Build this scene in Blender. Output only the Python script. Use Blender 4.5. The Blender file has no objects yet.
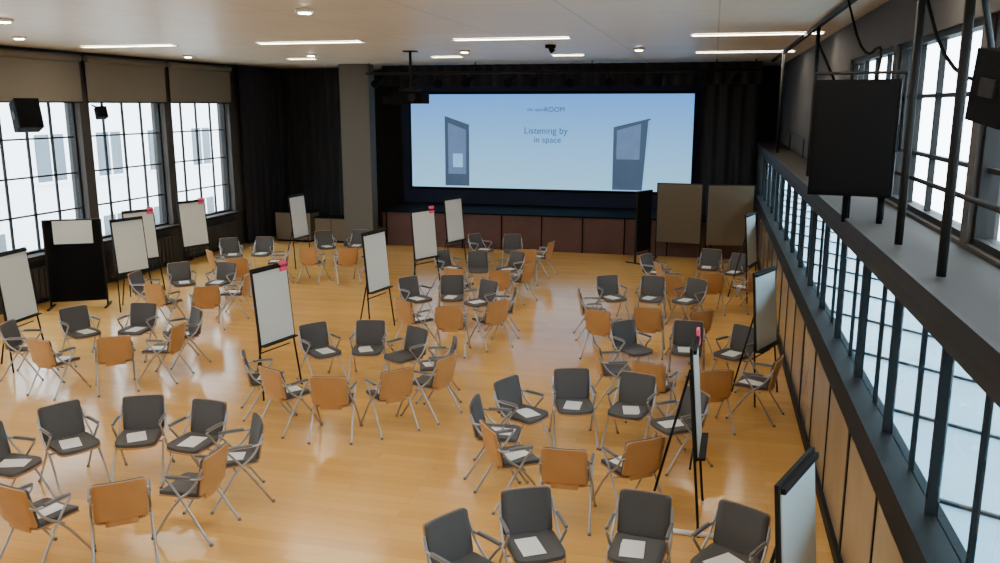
import bpy, bmesh, math, random
from mathutils import Vector, Matrix
random.seed(4)
H=3.9
sc=bpy.context.scene
# ---------- materials
def mat(name,col,rough=0.6,metal=0.0,var=0.08,scale=8.0,emit=None,es=0.0,spec=0.5):
    m=bpy.data.materials.new(name); m.use_nodes=True
    nt=m.node_tree; b=nt.nodes['Principled BSDF']
    tc=nt.nodes.new('ShaderNodeTexCoord'); nz=nt.nodes.new('ShaderNodeTexNoise'); nz.inputs['Scale'].default_value=scale
    nt.links.new(tc.outputs['Object'],nz.inputs['Vector'])
    mx=nt.nodes.new('ShaderNodeMix'); mx.data_type='RGBA'
    mx.inputs[6].default_value=(*[c*(1-var) for c in col],1); mx.inputs[7].default_value=(*[min(1,c*(1+var)) for c in col],1)
    nt.links.new(nz.outputs['Fac'],mx.inputs[0]); nt.links.new(mx.outputs[2],b.inputs['Base Color'])
    b.inputs['Roughness'].default_value=rough; b.inputs['Metallic'].default_value=metal
    b.inputs['Specular IOR Level'].default_value=spec
    if emit: b.inputs['Emission Color'].default_value=(*emit,1); b.inputs['Emission Strength'].default_value=es
    return m
def glass(name,tint=(0.85,0.92,0.95),gl=0.12):
    m=bpy.data.materials.new(name); m.use_nodes=True; nt=m.node_tree; nt.nodes.clear()
    o=nt.nodes.new('ShaderNodeOutputMaterial'); t=nt.nodes.new('ShaderNodeBsdfTransparent'); t.inputs[0].default_value=(*tint,1)
    g=nt.nodes.new('ShaderNodeBsdfGlossy'); g.inputs['Roughness'].default_value=0.02; mx=nt.nodes.new('ShaderNodeMixShader'); mx.inputs[0].default_value=gl
    nt.links.new(t.outputs[0],mx.inputs[1]); nt.links.new(g.outputs[0],mx.inputs[2]); nt.links.new(mx.outputs[0],o.inputs[0])
    return m
def floor_mat():
    m=mat('floor_parquet',(0.6,0.38,0.14),0.3); nt=m.node_tree; b=nt.nodes['Principled BSDF']
    tc=nt.nodes['Texture Coordinate']
    br=nt.nodes.new('ShaderNodeTexBrick'); mp=nt.nodes.new('ShaderNodeMapping'); mp.inputs['Rotation'].default_value=(0,0,0)
    nt.links.new(tc.outputs['Object'],mp.inputs[0]); nt.links.new(mp.outputs[0],br.inputs[0])
    br.inputs['Scale'].default_value=1.0; br.inputs['Brick Width'].default_value=1.4; br.inputs['Row Height'].default_value=0.14
    br.inputs['Mortar Size'].default_value=0.002; br.inputs['Bias'].default_value=-0.1
    br.inputs['Color1'].default_value=(0.76,0.44,0.135,1); br.inputs['Color2'].default_value=(0.66,0.37,0.108,1); br.inputs['Mortar'].default_value=(0.52,0.29,0.09,1)
    nz=nt.nodes.new('ShaderNodeTexNoise'); nz.inputs['Scale'].default_value=0.5; nz.inputs['Detail'].default_value=5
    nt.links.new(tc.outputs['Object'],nz.inputs[0])
    mx=nt.nodes.new('ShaderNodeMix'); mx.data_type='RGBA'; mx.blend_type='MULTIPLY'; mx.inputs[0].default_value=0.4
    cr=nt.nodes.new('ShaderNodeValToRGB'); cr.color_ramp.elements[0].color=(0.78,0.75,0.7,1); cr.color_ramp.elements[1].color=(1.1,1.1,1.05,1)
    cr.color_ramp.elements[0].position=0.3; cr.color_ramp.elements[1].position=0.7
    nt.links.new(nz.outputs['Fac'],cr.inputs[0]); nt.links.new(br.outputs['Color'],mx.inputs[6]); nt.links.new(cr.outputs[0],mx.inputs[7])
    nt.links.new(mx.outputs[2],b.inputs['Base Color']); b.inputs['Roughness'].default_value=0.17
    nz2=nt.nodes.new('ShaderNodeTexNoise'); nz2.inputs['Scale'].default_value=3.0; nt.links.new(tc.outputs['Object'],nz2.inputs[0])
    bp=nt.nodes.new('ShaderNodeBump'); bp.inputs['Strength'].default_value=0.06; bp.inputs['Distance'].default_value=0.02
    nt.links.new(nz2.outputs['Fac'],bp.inputs['Height']); nt.links.new(bp.outputs[0],b.inputs['Normal'])
    return m
def ceil_mat():
    m=mat('ceiling_panels',(0.5,0.46,0.38),0.5); nt=m.node_tree; b=nt.nodes['Principled BSDF']; tc=nt.nodes['Texture Coordinate']
    br=nt.nodes.new('ShaderNodeTexBrick'); nt.links.new(tc.outputs['Object'],br.inputs[0]); br.offset=0
    br.inputs['Scale'].default_value=1; br.inputs['Brick Width'].default_value=1.72; br.inputs['Row Height'].default_value=1.2; br.inputs['Mortar Size'].default_value=0.01
    br.inputs['Color1'].default_value=(0.74,0.70,0.60,1); br.inputs['Color2'].default_value=(0.70,0.66,0.56,1); br.inputs['Mortar'].default_value=(0.45,0.42,0.36,1)
    nt.links.new(br.outputs['Color'],b.inputs['Base Color']); b.inputs['Roughness'].default_value=0.4
    return m
def screen_mat():
    m=bpy.data.materials.new('projected_image'); m.use_nodes=True; nt=m.node_tree; b=nt.nodes['Principled BSDF']
    tc=nt.nodes.new('ShaderNodeTexCoord'); sp=nt.nodes.new('ShaderNodeSeparateXYZ'); nt.links.new(tc.outputs['Generated'],sp.inputs[0])
    cr=nt.nodes.new('ShaderNodeValToRGB'); nt.links.new(sp.outputs[2],cr.inputs[0])
    cr.color_ramp.elements[0].color=(0.34,0.72,1.0,1); cr.color_ramp.elements[1].color=(0.11,0.40,1.0,1)
    b.inputs['Base Color'].default_value=(0.04,0.04,0.04,1)
    nt.links.new(cr.outputs[0],b.inputs['Emission Color']); b.inputs['Emission Strength'].default_value=1.2
    return m
M={}
M['floor']=floor_mat(); M['ceil']=ceil_mat(); M['screen']=screen_mat()
M['black']=mat('black_matte',(0.003,0.003,0.0035),0.8,spec=0.1)
M['curtain']=mat('stage_curtain_cloth',(0.009,0.009,0.012),0.9,scale=3)
M['navy']=mat('screen_surround_navy',(0.004,0.007,0.03),0.8)
M['walldark']=mat('wall_dark_plaster',(0.045,0.04,0.036),0.8,scale=2)
M['wallbeige']=mat('wall_beige',(0.36,0.31,0.24),0.7,scale=2)
M['pier']=mat('pier_plaster',(0.10,0.088,0.07),0.8)
M['blind']=mat('blind_fabric',(0.18,0.155,0.115),0.85,scale=20)
M['steel']=mat('dark_steel',(0.010,0.010,0.010),0.6,0.0,spec=0.2)
M['greysteel']=mat('grey_painted_ledge',(0.022,0.021,0.019),0.7,scale=3,spec=0.2)
M['glass']=glass('window_glass',(0.9,0.95,0.97),0.06); M['glass2']=glass('partition_glass',(0.60,0.74,0.80),0.12)
M['wood']=mat('beech_ply',(0.48,0.25,0.09),0.4,var=0.15,scale=5)
M['cloth']=mat('grey_upholstery',(0.085,0.084,0.088),0.85,scale=60)
M['chrome']=mat('chair_tube_metal',(0.42,0.42,0.43),0.3,0.7)
M['arm']=mat('armrest_plastic',(0.16,0.16,0.17),0.5)
M['paper']=mat('white_paper',(0.8,0.81,0.82),0.7,var=0.03)
M['wboard']=mat('flip_paper',(0.68,0.71,0.68),0.6,var=0.04,scale=3)
M['pink']=mat('pink_card',(0.9,0.10,0.2),0.6)
M['pinb']=mat('brown_pinboard',(0.12,0.09,0.055),0.85,scale=15)
M['stagewood']=mat('stage_front_wood',(0.085,0.035,0.028),0.5,scale=3,var=0.3)
M['panel']=mat('partition_panel',(0.34,0.27,0.18),0.2,scale=1.5,var=0.25)
M['lamp']=mat('lamp_diffuser',(0.9,0.9,0.85),0.5,emit=(1.0,0.88,0.70),es=52)
M['lamprim']=mat('lamp_rim',(0.7,0.68,0.62),0.4)
M['fac']=mat('facade_render',(0.82,0.84,0.86),0.9,scale=0.5)
M['facwin']=mat('facade_window_glass',(0.06,0.08,0.10),0.15,scale=0.6,var=0.4,spec=0.3)
M['ground']=mat('courtyard_paving',(0.45,0.45,0.44),0.9)
M['standinglass']=mat('pane_standin_glazing',(0.22,0.33,0.39),0.3,scale=0.5,var=0.6)  # for the added sloped panes outside the right wall
M['img']=mat('screen_picture_dark',(0.05,0.07,0.1),0.6,emit=(0.05,0.09,0.16),es=1.0,var=0.5,scale=2)
M['img2']=mat('screen_picture_light',(0.1,0.1,0.1),0.6,emit=(0.12,0.22,0.42),es=1.0,var=0.5,scale=3)
M['ink']=mat('screen_text_ink',(0.02,0.03,0.06),0.6,emit=(0.04,0.07,0.15),es=1.0)
# ---------- mesh builder
class MB:
    def __init__(s): s.bm=bmesh.new(); s.mats=[]
    def mi(s,k):
        if k not in s.mats: s.mats.append(k)
        return s.mats.index(k)
    def box(s,c,d,k,rot=None):
        vs=[]
        for x in(-.5,.5):
            for y in(-.5,.5):
                for z in(-.5,.5):
                    v=Vector((x*d[0],y*d[1],z*d[2]))
                    if rot is not None: v=rot@v
                    vs.append(s.bm.verts.new(v+Vector(c)))
        for f in((0,1,3,2),(4,6,7,5),(0,4,5,1),(2,3,7,6),(0,2,6,4),(1,5,7,3)):
            fc=s.bm.faces.new([vs[i] for i in f]); fc.material_index=s.mi(k)
    def b2(s,x0,x1,y0,y1,z0,z1,k): s.box(((x0+x1)/2,(y0+y1)/2,(z0+z1)/2),(x1-x0,y1-y0,z1-z0),k)
    def tube(s,pts,r,k,n=8,sm=2):
        pts=[Vector(p) for p in pts]
        for _ in range(sm if len(pts)>2 else 0):
            q=[pts[0]]
            for a,b in zip(pts,pts[1:]): q+= [a*.75+b*.25,a*.25+b*.75]
            q.append(pts[-1]); pts=q
        rings=[]; ref=None
        for i,p in enumerate(pts):
            t=(pts[min(i+1,len(pts)-1)]-pts[max(i-1,0)]).normalized()
            if ref is None: ref=Vector((1,0,0)) if abs(t.x)<.8 else Vector((0,0,1))
            u=(ref-t*ref.dot(t)).normalized(); ref=u; w=t.cross(u)
            rr=r[i*(len(r)-1)//(len(pts)-1)] if isinstance(r,(list,tuple)) else r
            rings.append([s.bm.verts.new(p+(u*math.cos(2*math.pi*j/n)+w*math.sin(2*math.pi*j/n))*rr) for j in range(n)])
        for a,b in zip(rings,rings[1:]):
            for j in range(n):
                f=s.bm.faces.new([a[j],a[(j+1)%n],b[(j+1)%n],b[j]]); f.material_index=s.mi(k); f.smooth=True
        for rg,rev in((rings[0],1),(rings[-1],0)):
            f=s.bm.faces.new(rg[::-1] if rev else rg); f.material_index=s.mi(k)
    def slab(s,fn,off,W,Hh,rad,k,nu=8,nv=10):
        vv=[-Hh/2,-Hh/2+rad*.12,-Hh/2+rad*.45,-Hh/2+rad]+[(-Hh/2+rad)+(Hh-2*rad)*i/5 for i in range(1,5)]+[Hh/2-rad,Hh/2-rad*.45,Hh/2-rad*.12,Hh/2]
        nv=len(vv)-1
        top=[];bot=[]
        for v in vv:
            e=abs(v)-(Hh/2-rad)
            hw=W/2
            if e>0: hw=W/2-rad*(1-math.sqrt(max(0,1-(e/rad)**2)))
            a=[];b=[]
            for i in range(nu+1):
                u=(-1+2*i/nu)*hw; p=fn(u,v); a.append(s.bm.verts.new(p+off)); b.append(s.bm.verts.new(p))
            top.append(a);bot.append(b)
        m=s.mi(k)
        def q(l,sm=True):
            f=s.bm.faces.new(l); f.material_index=m; f.smooth=sm
        for j in range(nv):
            for i in range(nu):
                q([top[j][i],top[j][i+1],top[j+1][i+1],top[j+1][i]]); q([bot[j][i],bot[j+1][i],bot[j+1][i+1],bot[j][i+1]])
            q([top[j][0],top[j+1][0],bot[j+1][0],bot[j][0]],False); q([top[j][nu],bot[j][nu],bot[j+1][nu],top[j+1][nu]],False)
        for i in range(nu):
            q([top[0][i],bot[0][i],bot[0][i+1],top[0][i+1]],False); q([top[nv][i],top[nv][i+1],bot[nv][i+1],bot[nv][i]],False)
    def disc(s,c,r,h,k,n=20):
        s.tube([(c[0],c[1],c[2]-h/2),(c[0],c[1],c[2]+h/2)],r,k,n=n)
    def mesh(s,name):
        bmesh.ops.recalc_face_normals(s.bm,faces=s.bm.faces)
        me=bpy.data.meshes.new(name); s.bm.to_mesh(me); s.bm.free()
        for k in s.mats: me.materials.append(M[k])
        return me
    def obj(s,name,loc=(0,0,0),rz=0):
        o=bpy.data.objects.new(name,s.mesh(name)); sc.collection.objects.link(o); o.location=loc; o.rotation_euler=(0,0,rz); return o
def inst(name,me,loc,rz,parent=None):
    o=bpy.data.objects.new(name,me); sc.collection.objects.link(o); o.location=loc; o.rotation_euler=(0,0,rz)
    if parent: o.parent=parent
    return o
# ---------- camera
a=math.radians(13.9); p=math.radians(11.7)
cd=bpy.data.cameras.new('cam'); cam=bpy.data.objects.new('camera',cd); sc.collection.objects.link(cam)
cam.location=(0,0,H); cam.rotation_euler=(math.pi/2-p,0,a); cd.sensor_width=36; cd.lens=30.6; cd.clip_start=0.05; cd.clip_end=300
sc.camera=cam
# ---------- room shell
XL,XR,XF,YB,YF,ZC=-13.0,1.2,1.75,26.0,-3.0,5.0
m=MB(); m.b2(XL-.3,XR+.14,YF-.3,YB+.3,-.2,0,'floor'); m.obj('floor')
m=MB(); m.b2(XL-.3,XF+.3,YF-.3,YB+.3,ZC,ZC+.25,'ceil'); m.obj('ceiling')
m=MB(); m.b2(XL-.3,XF+.3,YB,YB+.3,0,ZC,'walldark'); m.obj('wall_back')
m=MB(); m.b2(XL-.3,XF+.3,YF-.3,YF,0,ZC,'wallbeige'); m.obj('wall_front')
wins=[]
y=21.3
while y-2.6>YF: wins.append((y-2.6,y)); y-=2.88
m=MB(); m.b2(XL-.3,XL,YF,YB,0,1.0,'walldark'); m.b2(XL-.3,XL,YF,YB,4.0,ZC,'walldark')
prev=YB
for (y0,y1) in wins:
    m.b2(XL-.3,XL+.08,y1,prev,1.0,4.0,'walldark'); prev=y0
m.b2(XL-.3,XL+.08,YF,prev,1.0,4.0,'walldark')
m.obj('wall_left')
def window(name,X,y0,y1,z0,z1,nc,nr,th,fr=.05,gl='glass',k='steel',bw=.018):
    m=MB(); 
    m.b2(X-th,X+th,y0,y0+fr,z0,z1,k); m.b2(X-th,X+th,y1-fr,y1,z0,z1,k)
    m.b2(X-th,X+th,y0+fr,y1-fr,z0,z0+fr,k); m.b2(X-th,X+th,y0+fr,y1-fr,z1-fr,z1,k)
    for i in range(1,nc):
        yy=y0+(y1-y0)*i/nc; m.b2(X-.025,X+.025,yy-bw,yy+bw,z0+fr,z1-fr,k)
    for i in range(1,nr):
        zz=z0+(z1-z0)*i/nr; m.b2(X-.022,X+.022,y0+fr,y1-fr,zz-bw,zz+bw,k)
    m.b2(X-.004,X+.004,y0+fr,y1-fr,z0+fr,z1-fr,gl)
    return m.obj(name)
n=1
for (y0,y1) in wins:
    window('window_%d'%n,XL-.12,y0,y1,1.0,4.0,4,4,.06); n+=1
    m=MB(); m.tube([(XL+.14,y0-.05,4.86),(XL+.14,y1+.05,4.86)],.07,'blind',n=12); m.b2(XL+.11,XL+.12,y0-.05,y1+.05,3.98,4.86,'blind'); m.b2(XL+.10,XL+.135,y0-.05,y1+.05,3.95,3.98,'steel')
    m.obj('window_blind')
    m=MB()
    m.b2(XL+.06,XL+.16,y0+.15,y1-.15,.12,.75,'walldark')
    for i in range(16):
        yy=y0+.2+i*(y1-y0-.4)/15; m.b2(XL+.16,XL+.19,yy-.04,yy+.04,.14,.73,'walldark')
    m.b2(XL+.02,XL+.06,y0+.3,y0+.36,.2,.7,'steel'); m.b2(XL+.02,XL+.06,y1-.36,y1-.3,.2,.7,'steel')
    m.b2(XL+.08,XL+.12,y0+.3,y0+.36,0,.12,'steel'); m.b2(XL+.08,XL+.12,y1-.36,y1-.3,0,.12,'steel')
    m.obj('radiator')
m=MB(); m.b2(XL+.0,XL+.22,YF,21.5,.94,1.0,'greysteel'); m.obj('trim_1')
# right wall: upper window wall set back behind a ledge, lower glazed wall
m=MB(); m.b2(XF,XF+.2,YF,YB,4.5,ZC,'walldark'); m.b2(XF,XF+.2,YF,YB,2.72,2.95,'walldark')
prev=YB; segs=[]; y=12.6
while y-2.9>YF:
    segs.append((y-2.9,y)); m.b2(XF,XF+.2,y,prev,2.95,4.5,'walldark'); prev=y-2.9; y-=3.05
m.b2(XF,XF+.2,YF,prev,2.95,4.5,'walldark')
m.b2(XR,XR+.14,22.4,YB,0,2.72,'walldark'); m.b2(XR,XR+.14,YF,1.0,0,2.72,'walldark')
m.b2(XR,XR+.14,1.0,22.4,0,.12,'steel')
m.b2(XR-.08,XR+.14,1.0,22.4,1.46,1.70,'steel')
y=1.0; i=0
while y<22.4:
    hw=.035 if i%3==2 else .018
    m.b2(XR+.03,XR+.09,y-hw,y+hw,.12,2.72,'steel')
    y1=min(y+1.25,22.4)
    m.b2(XR+.04,XR+.06,y+hw,y1-.02,.12,1.46,'panel')
    m.b2(XR+.08,XR+.09,y+hw,y1-.02,1.70,2.72,'glass2')
    m.b2(XR+.07,XR+.10,y+.61,y+.635,1.70,2.72,'steel')
    y+=1.25; i+=1
m.obj('wall_right')
for (y0,y1) in segs:
    window('window_%d'%n,XF+.1,y0,y1,2.95,4.5,4,3,.06); n+=1
m=MB(); m.b2(XR-.04,XF,YF,22.4,2.72,2.92,'greysteel'); m.b2(XR-.07,XR-.04,YF,22.4,2.84,2.95,'steel'); m.b2(XR-.04,XF,22.4,YB,2.72,2.92,'walldark'); m.obj('trim_2')
m=MB()
for y in(3.2,5.3,6.5,12.7,18.9): m.tube([(XR+.12,y,2.93),(XR+.12,y,4.98)],.028,'steel')
m.b2(XR+.09,XR+.15,1,22.4,4.94,4.99,'steel')
for y in(5.3,12.7): m.tube([(XR+.12,y,4.75),(XF-.04,y+.9,4.2)],.02,'steel')
frame=m.obj('steel_post_frame')
m=MB(); m.tube([(XF-.1,1,3.3),(XF-.1,21,3.3)],.02,'steel')
for y in range(2,21,3): m.tube([(XF-.1,y,3.3),(XF-.1,y,2.93)],.012,'steel')
o=m.obj('handrail'); o.parent=frame
m=MB(); m.tube([(XR+.05,9.6,4.98),(XR+.1,8.6,4.3),(XR+.2,8.2,4.45),(XR+.1,7.9,4.05)],.012,'black'); m.tube([(XR+.1,6.5,4.75),(XR+.2,6.0,4.1),(XR+.35,5.3,4.0)],.012,'black'); o=m.obj('cable'); o.parent=frame
m=MB(); m.b2(XL,XR-.1,YF,.4,2.1,2.35,'greysteel'); m.obj('gallery_floor')
# ---------- stage
m=MB(); m.b2(-9.0,XR-.01,22.5,25.98,0,.96,'stagewood'); m.b2(-9.0,XR-.01,22.42,25.98,.96,1.0,'black')
for i in range(9): 
    xx=-8.9+i*1.12; m.b2(xx,xx+.03,22.47,22.5,0,.95,'black')
m.obj('stage')
m=MB(); m.b2(-9.15,1.1,24.62,24.72,1.0,4.6,'navy'); m.obj('screen_backdrop')
scr=MB(); scr.b2(-8.8,-.55,24.5,24.54,1.5,4.22,'screen')
scr=scr.obj('projection_screen')
fr=MB(); fr.b2(-8.88,-.47,24.54,24.62,1.42,4.30,'black'); fo=fr.obj('frame'); fo.parent=scr
pm=MB()
def quad(m_,pts,k):
    f=m_.bm.faces.new([m_.bm.verts.new(Vector(q)) for q in pts]); f.material_index=m_.mi(k)
quad(pm,[(-7.75,24.49,1.55),(-7.0,24.49,1.55),(-7.0,24.49,3.35),(-7.75,24.49,3.6)],'img')
quad(pm,[(-7.65,24.485,1.9),(-7.1,24.485,1.9),(-7.1,24.485,3.2),(-7.65,24.485,3.4)],'img2')
quad(pm,[(-7.5,24.48,2.1),(-7.2,24.48,2.1),(-7.2,24.48,2.5),(-7.5,24.48,2.5)],'screen')
quad(pm,[(-2.75,24.49,1.53),(-1.85,24.49,1.53),(-1.72,24.49,3.55),(-2.75,24.49,3.3)],'img')
quad(pm,[(-1.9,24.485,1.53),(-1.85,24.485,1.53),(-1.72,24.485,3.5),(-1.78,24.485,3.48)],'screen')
quad(pm,[(-2.65,24.485,2.4),(-2.0,24.485,2.4),(-1.98,24.485,3.4),(-2.65,24.485,3.2)],'img2')
po=pm.obj('slide_pictures'); po.parent=scr
def txt(t,x,z,s):
    c=bpy.data.curves.new('slide_text','FONT'); c.body=t; c.size=s; c.align_x='CENTER'; c.extrude=.002; c.materials.append(M['ink'])
    o=bpy.data.objects.new('slide_text',c); sc.collection.objects.link(o); o.location=(x,24.48,z); o.rotation_euler=(math.pi/2,0,0); o.parent=scr
txt('Listening by',-4.7,3.1,.27); txt('in space',-4.65,2.85,.25); txt('the open',-5.0,3.74,.14); txt('ROOM',-4.45,3.72,.2)
m=MB(); m.b2(-9.95,-9.1,22.0,22.4,0,ZC-.01,'pier'); m.b2(-9.98,-9.07,21.97,22.4,0,.15,'walldark'); m.obj('column')
def curtain(name,x0,y0,x1,y1,z0,z1,amp=.06,step=.06):
    m=MB(); L=math.hypot(x1-x0,y1-y0); nn=int(L/step); dx,dy=(x1-x0)/L,(y1-y0)/L
    pr=None
    for i in range(nn+1):
        t=i/nn*L; o=amp*math.sin(t*2*math.pi/.34)+amp*.3*math.sin(t*9)
        q=Vector((x0+dx*t-dy*o,y0+dy*t+dx*o,0)); A=m.bm.verts.new(q+Vector((0,0,z0))); B=m.bm.verts.new(q+Vector((0,0,z1)))
        if pr: f=m.bm.faces.new([pr[0],A,B,pr[1]]); f.smooth=True; f.material_index=m.mi('curtain')
        pr=(A,B)
    return m.obj(name)
curtain('stage_curtain',XL+.25,21.6,XL+.25,23.8,.03,4.98)
curtain('stage_curtain',XL+.35,24.0,-10.1,23.6,.03,4.98)
curtain('stage_curtain',-.3,23.3,XR-.1,23.3,1.02,4.98)
curtain('stage_valance',-9.0,22.75,XR-.1,22.75,4.42,4.98)
m=MB(); m.tube([(-9.0,21.6,4.72),(1.0,21.6,4.72)],.035,'steel')
for xx in(-8.9,-6,-3,0,.9): m.tube([(xx,21.6,4.72),(xx,21.6,4.99)],.015,'steel')
for i,xx in enumerate([-8.6,-7.7,-6.9,-6.1,-5.0,-4.4,-3.6,-2.6,-1.9,-1.3,-.3,.5]):
    m.tube([(xx,21.6,4.70),(xx,21.6,4.62)],.02,'steel'); d=random.uniform(-.1,.1)
    m.tube([(xx,21.75,4.60),(xx+d,21.45,4.48),(xx+d,21.35,4.44)],[.06,.09,.11],'black',n=12,sm=0)
m.obj('stage_light_bar')
for (x0,x1,y0,hh) in((-12.3,-11.2,22.4,.85),(-11.1,-10.1,22.5,.7)):
    m=MB(); m.b2(x0,x1,y0,y0+.6,.06,hh,'pinb'); m.b2(x0-.02,x1+.02,y0-.02,y0+.62,hh,hh+.03,'black'); m.b2(x0+.03,x1-.03,y0+.03,y0+.57,0,.06,'black'); m.b2((x0+x1)/2-.006,(x0+x1)/2+.006,y0-.006,y0,.08,hh-.02,'black')
    m.obj('low_cabinet')
# ---------- exterior
def building(name,X,sgn):
    m=MB(); x0,x1=(X-1,X) if sgn>0 else (X,X+1)
    m.b2(x0,x1,-30,60,-4,14,'fac')
    for yi in range(-8,16):
        yc=yi*3.4+1
        for zc in(-1.6,1.9,5.4,8.9):
            m.b2(min(X,X+.03*sgn),max(X,X+.03*sgn),yc-.75,yc+.75,zc-.9,zc+.9,'facwin')
            m.b2(min(X,X+.06*sgn),max(X,X+.06*sgn),yc-.04,yc+.04,zc-.9,zc+.9,'fac')
            m.b2(min(X,X+.12*sgn),max(X,X+.12*sgn),yc-.85,yc+.85,zc-1.0,zc-.9,'fac')
    m.obj(name)
building('neighbour_building',-25,1); building('neighbour_building',17,-1)
m=MB(); m.b2(-25,XL-.35,-30,60,-4.2,-4,'ground'); m.b2(XF+.35,17,-30,60,-4.2,-4,'ground'); m.obj('courtyard_ground')
m=MB()  # added sloped glazing, stands in for bright panes seen through the lower glass
def ramp(x0,x1,y0,y1,z0,z1,t,k):
    L=math.hypot(x1-x0,z1-z0); R=Matrix.Rotation(-math.atan2(z1-z0,x1-x0),3,'Y'); m.box(((x0+x1)/2,(y0+y1)/2,(z0+z1)/2),(L,y1-y0,t),k,R)
ramp(1.5,10,-2,40,.6,-1.2,.04,'standinglass')
for i in range(18): ramp(1.5,10,-2+i*2.4,-1.95+i*2.4,.63,-1.17,.04,'steel')
for i in range(4):
    xx=1.5+i*2.4; zz=.66-1.8*(xx-1.5)/8.5; m.b2(xx,xx+.05,-2,40,zz-.06,zz+.01,'steel')
m.b2(1.5,1.6,-2,40,-4,.6,'fac'); m.b2(9.9,10,-2,40,-4,-1.2,'fac')
m.obj('bright_pane_standin')
# ---------- ceiling lamps
def lamp(L):
    lm=MB(); lm.b2(-L,L,-.09,.09,-.012,0,'lamp'); 
    for s_ in(-1,1): lm.b2(-L-.03,L+.03,.09*s_-.012,.09*s_+.012,-.02,0,'lamprim'); lm.b2((L+.015)*s_-.015,(L+.015)*s_+.015,-.09,.09,-.02,0,'lamprim')
    return lm.mesh('ceiling_lamp')
lme=lamp(.98); lms=lamp(.35)
for Y in(-1.2,3.2,7.2,14.3):
    for X in(-10.7,-7.0,-3.35,.58): inst('ceiling_lamp',lme,(X,Y,ZC-.002),0)
for X in(-9.6,-6.0,-3.2): inst('ceiling_lamp',lms,(X,19.2,ZC-.002),0)
inst('ceiling_lamp',lme,(.55,18.9,ZC-.002),0)
dm=MB(); dm.disc((0,0,-.02),.11,.04,'lamprim'); dm.disc((0,0,-.045),.07,.01,'lamp'); dme=dm.mesh('downlight')
for X,Y in((-9.0,9.6),(-11.0,12.0),(-4.7,9.5),(-8.6,17.6),(-11.5,17.4),(-1.5,17.4),(-5,17.2)): inst('downlight',dme,(X,Y,ZC-.002),0)
sm=MB(); sm.disc((0,0,-.03),.1,.06,'black'); sm.tube([(0,0,-.05),(.05,0,-.13)],.05,'black',n=12); sme=sm.mesh('ceiling_spotlight')
inst('ceiling_spotlight',sme,(-3.0,16.0,ZC-.002),0)
m=MB(); m.box((0,0,0),(.62,.5,.24),'black'); m.tube([(.12,-.25,.0),(.12,-.33,0)],.08,'steel',n=14); m.box((0,0,.16),(.4,.3,.04),'steel'); m.tube([(0,0,.17),(0,0,.92)],.03,'steel'); m.box((0,0,.925),(.25,.25,.02),'steel')
m.box((-.45,0,-.05),(.25,.3,.16),'black'); m.box((-.33,0,0),(.05,.05,.05),'black')
m.obj('ceiling_projector',(-6.1,17.0,4.055))
def speaker(name,loc,w,d,h,rz,tilt=0,mount=None,legs=0):
    m=MB(); R=Matrix.Rotation(tilt,3,'X')
    m.box((0,0,0),(w,d,h),'black',R)
    m.box(R@Vector((0,-d/2-.008,0)),(w*.92,.016,h*.94),'black',R)
    for sx in(-1,1): m.box(R@Vector((sx*(w/2+.006),0,0)),(.012,d*.4,h*.25),'steel',R)
    for zz,rr in((-.2,.33),(.25,.17)): 
        m.tube([R@Vector((0,-d/2-.01,h*zz)),R@Vector((0,-d/2-.022,h*zz))],w*rr,'black',n=24)
    if mount: m.tube([(0,0,0)]+mount,.02,'steel')
    if legs:
        for sx in(-.1,1):
            for sy in (-1,1): m.tube([(sx*w*.38,sy*d*.3,-h/2),(sx*w*.38,sy*d*.3,-h/2-legs)],.025,'black')
        m.tube([(-w/2-.02,0,-.1),(-w/2-.03,0,h/2+.06),(w/2+.03,0,h/2+.06),(w/2+.02,0,-.1)],.018,'steel',sm=0)
    return m.obj(name,loc,rz)
speaker('loudspeaker',(XR-.02,7.9,3.63),.66,.45,.96,math.radians(-12),0,None,.23)
speaker('loudspeaker',(XR+.22,4.55,3.98),.38,.3,.34,math.radians(15),.15,[(0,0,.4),(0,0,1.01)])
speaker('loudspeaker',(XL+.6,13.5,3.72),.42,.35,.55,math.radians(60),-.3,[(0,.2,.05),(-.1,.3,.15)])
speaker('loudspeaker',(XL+.5,15.65,3.75),.2,.18,.24,math.radians(60),-.3,[(0,.15,.1),(-.1,.22,.16)])
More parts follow.
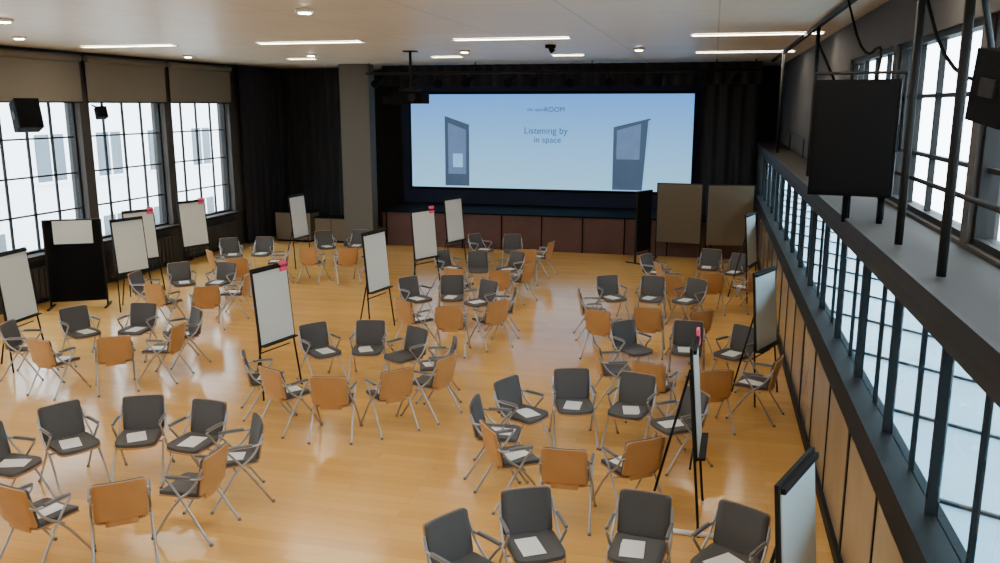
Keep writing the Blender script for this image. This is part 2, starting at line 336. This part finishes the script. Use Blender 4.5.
# ---------- chair
def chair_mesh():
    m=MB()
    def seat(u,v):
        return Vector((u, .02+v, .43-.012*math.cos(u*6)+ .01*(u/.23)**2 - (max(0,v-.12)**2)*1.6))
    m.slab(seat,Vector((0,0,-.014)),.43,.43,.05,'wood')
    m.slab(lambda u,v: seat(u*.97,v*.97)+Vector((0,0,.001)),Vector((0,0,.032)),.43,.43,.05,'cloth')
    def back(u,v):
        z=.63+v; y=-.215-.20*(z-.48)+.35*u*u
        return Vector((u,y,z))
    m.slab(back,Vector((0,-.014,0)),.43,.365,.03,'wood')
    m.slab(lambda u,v: back(u*.97,v*.98)+Vector((0,.001,0)),Vector((0,.026,.004)),.43,.365,.03,'cloth')
    m.slab(lambda u,v: Vector((u,-.20-.02*v,.45+v)),Vector((0,-.012,0)),.26,.12,.01,'wood',nu=4,nv=4)
    for s in(-1,1):
        x=.237*s
        m.tube([(x*1.06,-.31,0),(x,-.05,.40),(x,.07,.56),(x,.12,.61),(x,.05,.62),(x,-.22,.615),(x*.9,-.25,.65)],.0115,'chrome')
        m.tube([(x*1.06,.28,0),(x,.02,.40),(x,-.16,.52),(x*.92,-.252,.72)],.0115,'chrome')
        m.tube([(x,.11,.628),(x,0,.635),(x,-.14,.63)],.015,'arm')
        m.disc((x*1.06,-.31,.012),.017,.024,'arm',n=8); m.disc((x*1.06,.28,.012),.017,.024,'arm',n=8)
    m.tube([(-.237,.03,.395),(.237,.03,.395)],.011,'chrome'); m.tube([(-.235,-.1,.40),(.235,-.1,.40)],.011,'chrome')
    return m.mesh('conference_chair')
CM=chair_mesh()
pm=MB(); pm.box((0,0,0),(.19,.27,.004),'paper'); PM=pm.mesh('paper')
# chair plan: metres on the floor (x, y) and heading in degrees; the second table is
# the same kind of data packed base-36 (x+14 in 2 cm steps, y in 2 cm steps, heading/10)
chairs=[(-6.56,6.42,-89),(-6.36,7.05,-121),(-5.78,7.37,-155),(-5.12,7.39,-189),(-4.51,7.13,-230),(-4.54,6.45,88),(-4.87,5.88,39),(-5.48,5.64,-14),
(-9.6,9.99,-73),(-9.38,10.85,-120),(-8.67,11.21,-171),(-7.8,11.12,-221),(-7.61,10.37,-264),(-7.99,9.81,43),(-8.67,9.5,-5),
(-5.3,10.78,-125),(-4.7,11.05,-164),(-4.07,10.85,-211),(-3.49,10.53,-247),(-3.37,9.88,73),(-3.72,9.32,47),(-4.26,8.95,12),(-4.92,9.06,-24),(-5.45,9.45,-59)]
T='gqcjohgd4kidd4hj4cmdgjbnrgyauvhsag0ikay4hq8jliv8qhjt8ofh67toi3gmmj5guik2grehwf5tioegyjkea2kef07h5l8li4leij1lcegwjmshci1yi9ij0j6ig4ccjxod6kake0jwfd1hwxe0hk1eoia5epjaabxo2ocuo0kdqoafebmw7dxlu3cxluz6lqum7krbi8io647go308upka4aomm55p1j6entc68ls252msw5ek9n6ekii7hjga7gi546ci4z58j0sihnstjiq1hk8pgfjjmu1irmcykhnb5i0ouoc0rjod2rlje7qo8dzpc2'
for i in range(0,len(T)-4,5):
    chairs.append((int(T[i:i+2],36)/50-14,int(T[i+2:i+4],36)/50,int(T[i+4],36)*10))
for x,y,r in chairs:
    o=inst('conference_chair',CM,(x,y,0),math.radians(r+random.uniform(-4,4)))
    if random.random()<.85: inst('paper',PM,(random.uniform(-.05,.05),.04,.457),random.uniform(-.4,.4),o)
# ---------- flipcharts
def flip(pink=False,W=.7,z0=.72,z1=1.78,paperk='wboard',bar=False):
    m=MB(); zc=(z0+z1)/2; hh=z1-z0; R=Matrix.Rotation(math.radians(-5),3,'X')
    c=Vector((0,0,zc))
    m.box(c,(W,.025,hh),'steel',R); m.box(c+R@Vector((0,-.016,.0)),(W-.05,.008,hh-.06),paperk,R)
    m.box(c+R@Vector((0,-.03,hh/2-.04)),(W-.04,.03,.035),'steel',R); m.box(c+R@Vector((0,-.045,-hh/2+.01)),(W-.04,.07,.02),'steel',R)
    for s in(-1,1): m.tube([(s*(W/2-.06),.045,z1-.25),(s*(W/2+.04),-.1,0)],.013,'steel')
    m.tube([(0,.06,z1-.3),(0,.4,0)],.013,'steel'); m.tube([(-W/2+.05,.01,z0-.1),(W/2-.05,.01,z0-.1)],.01,'steel')
    if pink: m.box(c+R@Vector((W/2-.1,-.03,hh/2-.04)),(.13,.03,.15),'pink',R)
    if bar: m.tube([(-W/2-.03,-.3,.025),(-W/2-.03,.3,.025)],.025,'paper',n=10); m.tube([(-W/2,.3,.03),(.0,.4,.02)],.015,'paper')
    return m.mesh('flipchart')
FM=[flip(False),flip(True),flip(True,bar=True)]
FT='bie725boiy27bdnf1tbaqp205wq92e3hnt1x4cjk205geg2okjg11tkmoo213gl81ujeav2dkb7120'
for j in range(13):
    q=[int(FT[j*6+i:j*6+i+2],36) for i in(0,2,4)]
    k=(1,0,1,0,0,1,0,0,0,0,1,2,0)[j]
    if j==11: q[2]=88
    if j==12: q[2]=68
    inst('flipchart',FM[k],(q[0]/50-14,q[1]/50,0),math.radians(q[2]))
def pinboard(k,W,z0,z1,paper=False):
    m=MB(); m.b2(-W/2,W/2,-.02,.02,z0,z1,k)
    for s in(-1,1):
        m.b2(s*(W/2+.015)-.015,s*(W/2+.015)+.015,-.025,.025,0.03,z1+.02,'steel'); m.b2(s*(W/2+.015)-.02,s*(W/2+.015)+.02,-.28,.28,0,.03,'steel')
    m.b2(-W/2,W/2,-.025,.025,z1,z1+.02,'steel')
    if paper:
        m.b2(-.34,.36,-.05,-.03,z1-.45,z1+.02,'wboard'); m.b2(-.36,.38,-.055,-.02,z1,z1+.03,'steel')
    return m.mesh('pinboard')
inst('pinboard',pinboard('black',1.0,.12,1.72,True),(-12.0,13.9,0),math.radians(28))
pb=pinboard('pinb',1.1,.45,1.95)
inst('pinboard',pb,(.5,21.9,0),math.radians(6)); inst('pinboard',pb,(-.75,22.05,0),math.radians(-5))
inst('pinboard',pinboard('black',.6,.3,1.8),(-1.6,21.5,0),math.radians(60))
# ---------- light
w=bpy.data.worlds.new('sky'); sc.world=w; w.use_nodes=True
w.node_tree.nodes['Background'].inputs[0].default_value=(0.90,0.95,1.0,1); w.node_tree.nodes['Background'].inputs[1].default_value=13.5
